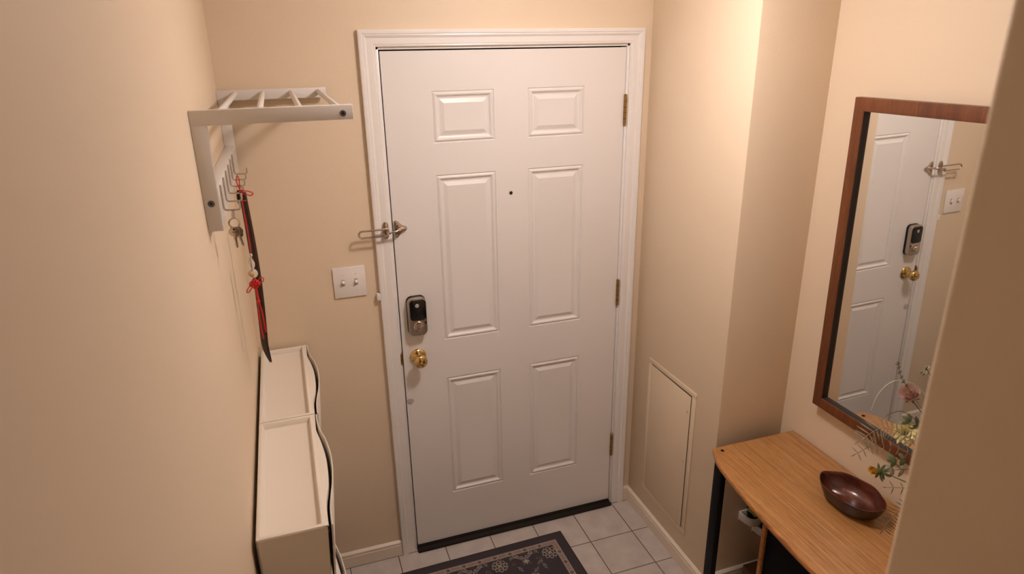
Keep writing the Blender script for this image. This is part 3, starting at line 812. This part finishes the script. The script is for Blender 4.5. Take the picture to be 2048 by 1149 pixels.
def sprig(name, pts, matl, leafL, leafW, step=2, start=.25, ang=60, r=.0012, stem=STEMB, up=Vector((-.5, -.6, .6))):
    P = crom([VT] + pts); bm = N(); n = len(P)
    tube(bm, P, [r * (1.2 - .7 * i / n) for i in range(n)], 6, mi=1)
    for i in range(int(n * start), n - 1, step):
        d = (P[i + 1] - P[i - 1]).normalized(); s = d.cross(up).normalized()
        k = math.sin(PI * min(1, .25 + .75 * (1 - (i - n * start) / (n * (1 - start)))) * .9) * .5 + .5
        for sg in (-1, 1):
            dd = d * math.cos(math.radians(ang)) + s * sg * math.sin(math.radians(ang)) + Vector((0, 0, random.uniform(-.1, .1)))
            leaf(bm, P[i], dd, up, leafL * k * random.uniform(.85, 1.1), leafW, 0)
    leaf(bm, P[-1], P[-1] - P[-2], up, leafL * .7, leafW, 0)
    return obj(name, bm, [matl, stem], fa, smooth=60, recalc=False)
V3 = Vector
sprig('fern_sprig', [V3((1.17, -1.32, .99)), V3((1.150, -1.22, .995)), V3((1.075, -1.20, 1.020)), V3((1.006, -1.20, 1.008))], LEAFS, .024, .0028, 2, .45, 78)
sprig('fern_sprig', [V3((1.18, -1.33, 1.00)), V3((1.16, -1.24, 1.035)), V3((1.09, -1.20, 1.070)), V3((1.016, -1.20, 1.050))], LEAFS, .034, .0034, 1, .40, 72, stem=LEAFS)
sprig('fern_sprig', [V3((1.16, -1.36, .90)), V3((1.145, -1.29, .88)), V3((1.128, -1.25, .81)), V3((1.115, -1.238, .757))], LEAFBR, .030, .0030, 1, .40, 72, stem=LEAFS, up=Vector((-.7, -.6, .1)))
sprig('fern_sprig', [V3((1.17, -1.36, .93)), V3((1.16, -1.28, .91)), V3((1.145, -1.20, .865))], LEAFBR, .024, .0026, 2, .6, 65, stem=LEAFS)
sprig('berry_sprig', [V3((1.17, -1.34, 1.03)), V3((1.15, -1.22, 1.16)), V3((1.115, -1.20, 1.215)), V3((1.092, -1.20, 1.262))], LEAFBR, .008, .005, 2, .55, 45)
sprig('leaf_sprig', [V3((1.19, -1.34, .95)), V3((1.185, -1.24, .97)), V3((1.150, -1.20, .955))], LEAFG, .026, .013, 3, .4, 50)
sprig('leaf_sprig', [V3((1.20, -1.33, 1.0)), V3((1.20, -1.24, 1.05)), V3((1.175, -1.20, 1.075))], LEAFG, .026, .011, 3, .4, 50)
sprig('leaf_sprig', [V3((1.20, -1.33, .92)), V3((1.19, -1.24, .935)), V3((1.150, -1.20, .920))], LEAFS, .026, .010, 3, .4, 50)
# pale grass blade arching over and drooping
bm = N(); P = crom([VT, V3((1.21, -1.30, 1.05)), V3((1.19, -1.21, 1.163)), V3((1.12, -1.20, 1.205)), V3((1.075, -1.20, 1.207)), V3((1.042, -1.20, 1.178)), V3((1.030, -1.20, 1.137))], 9)
tube(bm, P, [.0016 - .0008 * i / len(P) for i in range(len(P))], 6)
obj('grass_blade', bm, STEMP, fa)
bm = N(); P = crom([VT, V3((1.22, -1.29, 1.02)), V3((1.17, -1.20, 1.093)), V3((1.12, -1.19, 1.104)), V3((1.085, -1.19, 1.088))], 9)
tube(bm, P, .0010, 6); obj('grass_blade', bm, STEMB, fa)
def petals(bm, c, ax, n, L, w_, open_, mi=0, curl=-.25, ph=0):
    ax = ax.normalized(); u, v = frame_of(ax)
    for k in range(n):
        a = 2 * PI * k / n + ph; rdl = u * math.cos(a) + v * math.sin(a)
        d = rdl * math.sin(open_) + ax * math.cos(open_)
        leaf(bm, c + rdl * .002, d, ax if open_ > .3 else -rdl, L * random.uniform(.9, 1.08), w_, mi, curl)
def flower_stem(bm, c, ax, mid, mi=1):
    tube(bm, crom([VT, mid, c - ax.normalized() * .012, c]), .0013, 6, mi=mi)
# yellow dahlia
bm = N(); c = V3((1.172, -1.20, 1.036)); ax = V3((-.62, -.62, .45))
flower_stem(bm, c, ax, V3((1.19, -1.32, .95)))
for i, (n, L, w_, op) in enumerate(((12, .035, .015, 1.4), (11, .032, .014, 1.1), (9, .027, .013, .8), (7, .021, .011, .5), (5, .015, .009, .22))):
    petals(bm, c, ax, n, L, w_, op, 0, -.18, i * .23)
o = obj('yellow_flower', bm, [YELLOW, LEAFG], fa, smooth=60, recalc=False); o['label'] = 'pale yellow open flower'
# golden bud with green sepals
bm = N(); c = V3((1.106, -1.20, .927)); ax = V3((-.86, .10, .28))
flower_stem(bm, c, ax, V3((1.18, -1.32, .90)))
ball(bm, c + ax.normalized() * .004, .0095, 1, sc=(1, .9, .9))
for n, L, op, ph in ((9, .028, .45, 0), (8, .025, .28, .4), (6, .021, .12, .2)): petals(bm, c + ax.normalized() * .008, ax, n, L, .011, op, 0, -.1, ph)
petals(bm, c, ax, 6, .024, .010, 1.35, 1, .3, .3)
petals(bm, c - ax.normalized() * .01, ax, 5, .022, .009, 1.9, 1, .2, .6)
o = obj('golden_bud', bm, [GOLDEN, LEAFG], fa, smooth=60, recalc=False); o['label'] = 'golden bud with green sepals'
# pink rose
bm = N(); c = V3((1.168, -1.20, 1.144)); ax = V3((-.5, .0, .75))
flower_stem(bm, c, ax, V3((1.20, -1.32, 1.02)))
def cup(bm, c, ax, r, h, a0, span, tw, mi=0):
    ax = ax.normalized(); u, v = frame_of(ax); R1 = []
    for j in range(6):
        t = j / 5; row = []
        for i in range(9):
            s = i / 8 - .5; a = a0 + s * span; rr_ = r * (.35 + .65 * math.sin(t * PI * .56)) * (1 + .06 * t * math.cos(s * 6))
            hh = h * t * (1 - .22 * (2 * s) ** 2)
            row.append(bm.verts.new(c + (u * math.cos(a) + v * math.sin(a)) * (rr_ + (t ** 4) * .003) + ax * hh))
        R1.append(row)
    for A, B in zip(R1, R1[1:]):
        for i in range(8):
            f = bm.faces.new((A[i], A[i + 1], B[i + 1], B[i])); f.material_index = mi
for ring, (r, h, n) in enumerate(((.023, .028, 5), (.015, .030, 4), (.010, .031, 3), (.005, .031, 2))):
    for k in range(n): cup(bm, c, ax, r, h, 2 * PI * k / n + ring * .5, 2 * PI / n * 1.5, 0)
petals(bm, c, ax, 5, .016, .006, 1.5, 1, .3)
o = obj('pink_rose', bm, [PINK, LEAFG], fa, smooth=60, recalc=False); o['label'] = 'dusty pink rose'
# small white filler
bm = N(); tube(bm, crom([VT, V3((1.22, -1.30, 1.1)), V3((1.195, -1.20, 1.23))]), .001, 6, mi=1)
for k in range(4):
    p = V3((1.192 + random.uniform(-.012, .012), -1.20 + random.uniform(-.01, .01), 1.235 + random.uniform(-.02, .03)))
    petals(bm, p, V3((-.5, -.5, .6)), 5, .0035, .003, 1.1, 0, -.1, k)
    leaf(bm, p, V3((-.3, 0, -.8)), V3((0, -1, 0)), .014, .004, 1)
obj('white_filler_flower', bm, [WHITEP, LEAFG], fa, smooth=60, recalc=False)

# ------------------------------------------------------------------ wall shoe holders with slippers under the table
def holder(cx, z, label, lab2):
    h = thing('shoe_holder', (cx, YN, z), label, 'shoe holder', 'white wall shoe holders')
    bm = N(); n = 20; hw, dp, hh = .046, .052, .034
    def arc(k): a = PI * k / n; return (cx - hw * math.cos(a), YN - .002 - dp * math.sin(a) ** .8)
    rings = []
    for dz, ins_ in ((-hh / 2, .002), (-hh / 2 + .004, 0), (hh / 2 - .004, 0), (hh / 2, .002), (hh / 2, .006), (-hh / 2, .006), (-hh / 2, .002)):
        row = []
        for k in range(n + 1):
            x, y = arc(k); c = Vector((cx, YN)); q = Vector((x, y)) + (c - Vector((x, y))) * (ins_ / .055)
            row.append((q.x, q.y, z + dz + .012 * abs(math.cos(PI * k / n)) ** 2))
        rings.append(row)
    sweep_rect(bm, rings); box(bm, cx - hw, cx + hw, YN - .004, YN - .0003, z - .012, z + .03, .001)
    obj('holder_band', bm, WHITEPL, h, smooth=50)
    s = thing('slipper', (cx, YN - .03, z - .03), lab2, 'slipper', 'slippers in the wall holders')
    bm = N(); pts = []
    for k in range(28):
        a = 2 * PI * k / 28; pts.append((cx + .032 * math.cos(a) * (1 + .12 * math.sin(a)), YN - .022, z + .075 + .105 * math.sin(a)))
    extrude_poly(bm, pts, (0, -.010, 0), bev=.002); obj('sole', bm, SLIPD, s)
    bm = N(); tube(bm, [(cx - .032, YN - .030, z + .06), (cx - .018, YN - .042, z + .05), (cx - .004, YN - .045, z + .03)], .007, 8); obj('strap', bm, SLIPG, s)
    return h
holder(1.200, .312, 'white wall shoe holder under the table, left one', 'dark slipper with green strap in the left wall holder under the table')
holder(1.272, .238, 'white wall shoe holder under the table, lower right one beside the panel', 'dark slipper in the lower right wall holder under the table')

# ------------------------------------------------------------------ rug
rg_rot = math.radians(1.0)
bm = N(); RW, RD = .93, .62
def flatpoly(bm, pts, z, mi):
    try: f = bm.faces.new([bm.verts.new((x, y, z)) for x, y in pts]); f.material_index = mi
    except Exception: pass
box(bm, 0, -RW, -RD, 0, 0, .007, .002, mi=0) if False else box(bm, -RW, 0, -RD, 0, 0, .007, .002, mi=0)
ZP = .0072
def ring_rect(d0, d1, z, mi):
    a = [(-RW + d0, -RD + d0), (-d0, -RD + d0), (-d0, -d0), (-RW + d0, -d0)]; b = [(-RW + d1, -RD + d1), (-d1, -RD + d1), (-d1, -d1), (-RW + d1, -d1)]
    for k in range(4): flatpoly(bm, [a[k], a[(k + 1) % 4], b[(k + 1) % 4], b[k]], z, mi)
ring_rect(.0015, .006, ZP, 1)
ring_rect(.0445, .0475, ZP + .0001, 3); ring_rect(.0475, .0670, ZP, 2); ring_rect(.0670, .0695, ZP + .0001, 3)
def circ(cx, cy, r, n=10, sx=1, sy=1, a0=0): return [(cx + r * sx * math.cos(2 * PI * k / n + a0), cy + r * sy * math.sin(2 * PI * k / n + a0)) for k in range(n)]
def arcband(cx, cy, r, w_, a0, a1, z, mi, n=8, sx=1, sy=1):
    for k in range(n):
        t0, t1 = a0 + (a1 - a0) * k / n, a0 + (a1 - a0) * (k + 1) / n
        flatpoly(bm, [(cx + q * sx * math.cos(t), cy + q * sy * math.sin(t)) for q, t in ((r - w_ / 2, t0), (r + w_ / 2, t0), (r + w_ / 2, t1), (r - w_ / 2, t1))], z, mi)
def petal2(cx, cy, a, L, w_, z, mi):
    c, s = math.cos(a), math.sin(a)
    q = [(0, 0), (L * .35, w_ / 2), (L * .75, w_ * .35), (L, 0), (L * .75, -w_ * .35), (L * .35, -w_ / 2)]
    flatpoly(bm, [(cx + x * c - y * s, cy + x * s + y * c) for x, y in q], z, mi)
def strokeline(pts, w_, z, mi):
    P = crom([(x, y, 0) for x, y in pts], 5)
    for a, b in zip(P, P[1:]):
        d = (b - a); 
        if d.length < 1e-6: continue
        d.normalize(); s = Vector((-d.y, d.x, 0)) * w_ / 2
        flatpoly(bm, [((a + s).x, (a + s).y), ((a - s).x, (a - s).y), ((b - s).x, (b - s).y), ((b + s).x, (b + s).y)], z, mi)
def band_motif(cx, cy, hor):
    for k in range(4): petal2(cx, cy, k * PI / 2 + PI / 4 * 0, .0092, .0058, ZP + .0003, 0)
    flatpoly(bm, circ(cx, cy, .0016), ZP + .0004, 3)
    for s in (-1, 1):
        ox, oy = ((.0125 * s, 0) if hor else (0, .0125 * s)); a = (0 if s > 0 else PI) + (0 if hor else PI / 2)
        arcband(cx + ox * .6, cy + oy * .6, .0068, .0016, a - 1.1, a + 1.1, ZP + .0003, 3)
        ox2, oy2 = ((.034 * s, .003) if hor else (.003, .034 * s)); flatpoly(bm, circ(cx + ox2, cy + oy2, .0024, 8), ZP + .0002, 4 if s > 0 else 3)
        petal2(cx + ox * 1.7, cy + oy * 1.7, a, .010, .005, ZP + .0002, 4)
M_ = .0572; st = .068
n1 = 12; s1 = (RW - 2 * M_) / n1
for i in range(n1 + 1):
    for cy in (-M_, -RD + M_):
        if 0 < i < n1: band_motif(-M_ - i * s1, cy, True)
n2 = 8; s2 = (RD - 2 * M_) / n2
for i in range(n2 + 1):
    for cx in (-M_, -RW + M_):
        if 0 < i < n2: band_motif(cx, -M_ - i * s2, False)
def rosette(cx, cy, s=1.0):
    for k in range(8):
        a = k * PI / 4
        arcband(cx + .020 * s * math.cos(a), cy + .020 * s * math.sin(a), .0068 * s, .0024, 0, 2 * PI, ZP + .0002, 3, 9)
        petal2(cx + .006 * s * math.cos(a + .39), cy + .006 * s * math.sin(a + .39), a + .39, .012 * s, .004, ZP + .0002, 5)
    for k in range(4): petal2(cx, cy, k * PI / 2 + PI / 4, .0115 * s, .006, ZP + .0003, 3)
    for k in range(10): petal2(cx + .024 * s * math.cos(k * PI / 5 + .2), cy + .024 * s * math.sin(k * PI / 5 + .2), k * PI / 5 + .2, .007, .0045, ZP + .0002, 3)
def spray(cx, cy, a, s=1.0, mi=4):
    c, sn = math.cos(a), math.sin(a)
    T = lambda x, y: (cx + (x * c - y * sn) * s, cy + (x * sn + y * c) * s)
    strokeline([T(0, 0), T(.018, .003), (T(.036, 0))], .0013, ZP + .0002, 3)
    for x, sg in ((.008, 1), (.014, -1), (.02, 1), (.027, -1)):
        q = T(x, .002); petal2(q[0], q[1], a + sg * .9, .015 * s, .0065 * s, ZP + .0002, mi)
    q = T(.034, 0); petal2(q[0], q[1], a, .016 * s, .007 * s, ZP + .0002, mi)
def palmette(cx, cy, s=1.0):
    for r_, mi in ((.046, 3), (.040, 4), (.034, 3)):
        arcband(cx, cy + .052 * s, r_ * s, .003, PI * 1.12, PI * 1.46, ZP + .0002, mi, 9)
        arcband(cx, cy + .052 * s, r_ * s, .003, PI * 1.54, PI * 1.88, ZP + .0002, mi, 9)
    for k in range(6): petal2(cx, cy + .036 * s, PI * (1.1 + .16 * k), .010, .005, ZP + .0003, 5)
    for k in range(8): petal2(cx, cy - .012, k * PI / 4, .026 * s if k % 2 else .018 * s, .0055, ZP + .0002, 4 if k % 2 else 3)
    flatpoly(bm, circ(cx, cy - .012, .0042), ZP + .0004, 3)
    for sg in (-1, 1):
        strokeline([(cx, cy + .004), (cx + sg * .010, cy + .018), (cx + sg * .028, cy + .026), (cx + sg * .048, cy + .020)], .0020, ZP + .0002, 3)
        for k in range(5): arcband(cx + sg * (.052 + .002 * k), cy - .012 + .002 * (k % 2), .006, .0018, k, k + 4, ZP + .0002, 5, 6)
ix0, iy0 = -.098, -.110
for j in range(4):
    for i in range(4):
        cx = ix0 - i * .226 + (-.113 if j % 2 else 0); cy = iy0 - j * .118
        if cx > -RW + .11 and cy > -RD + .1: rosette(cx, cy, 1.22)
        px = cx - .113
        if px > -RW + .11 and cy > -RD + .1:
            palmette(px, cy + .000)
        for dx, dy, a in ((-.045, .016, 2.0), (-.045, -.02, 3.9), (.012, .030, .9), (-.16, -.03, 5.2), (-.175, .012, .9), (-.055, -.045, 5.0)):
            x, y = cx + dx, cy + dy
            if -RW + .11 < x < -.09 and -RD + .09 < y < -.078: spray(x, y, a, .8)
rug = obj('floor_rug', bm, [RUGDK, RUGBND, RUGTAN, RUGCRM, RUGGRY, RUGBRN], smooth=30, recalc=False)
for p in rug.data.polygons: pass
rug.location = (.6205, -.1125, .0012); rug.rotation_euler = (0, 0, rg_rot)
tag(rug, 'dark charcoal rug with tan floral border on the tiles before the door', 'rug')

# ------------------------------------------------------------------ ceiling lamp
lm = thing('ceiling_lamp', (LAMP[0], LAMP[1], ZC), 'round glass ceiling lamp above the entrance', 'lamp')
bm = N(); lathe(bm, [(0, .09), (.008, .088), (.02, .075), (.03, .05), (.036, .04)], (LAMP[0], LAMP[1], ZC - .0005), (0, 0, -1), 40)
obj('lamp_base', bm, TRIMW, lm)
bm = N(); ball(bm, LAMP, .100, seg=32, sc=(1, 1, .36))
obj('lamp_globe', bm, LAMPGLOW, lm)
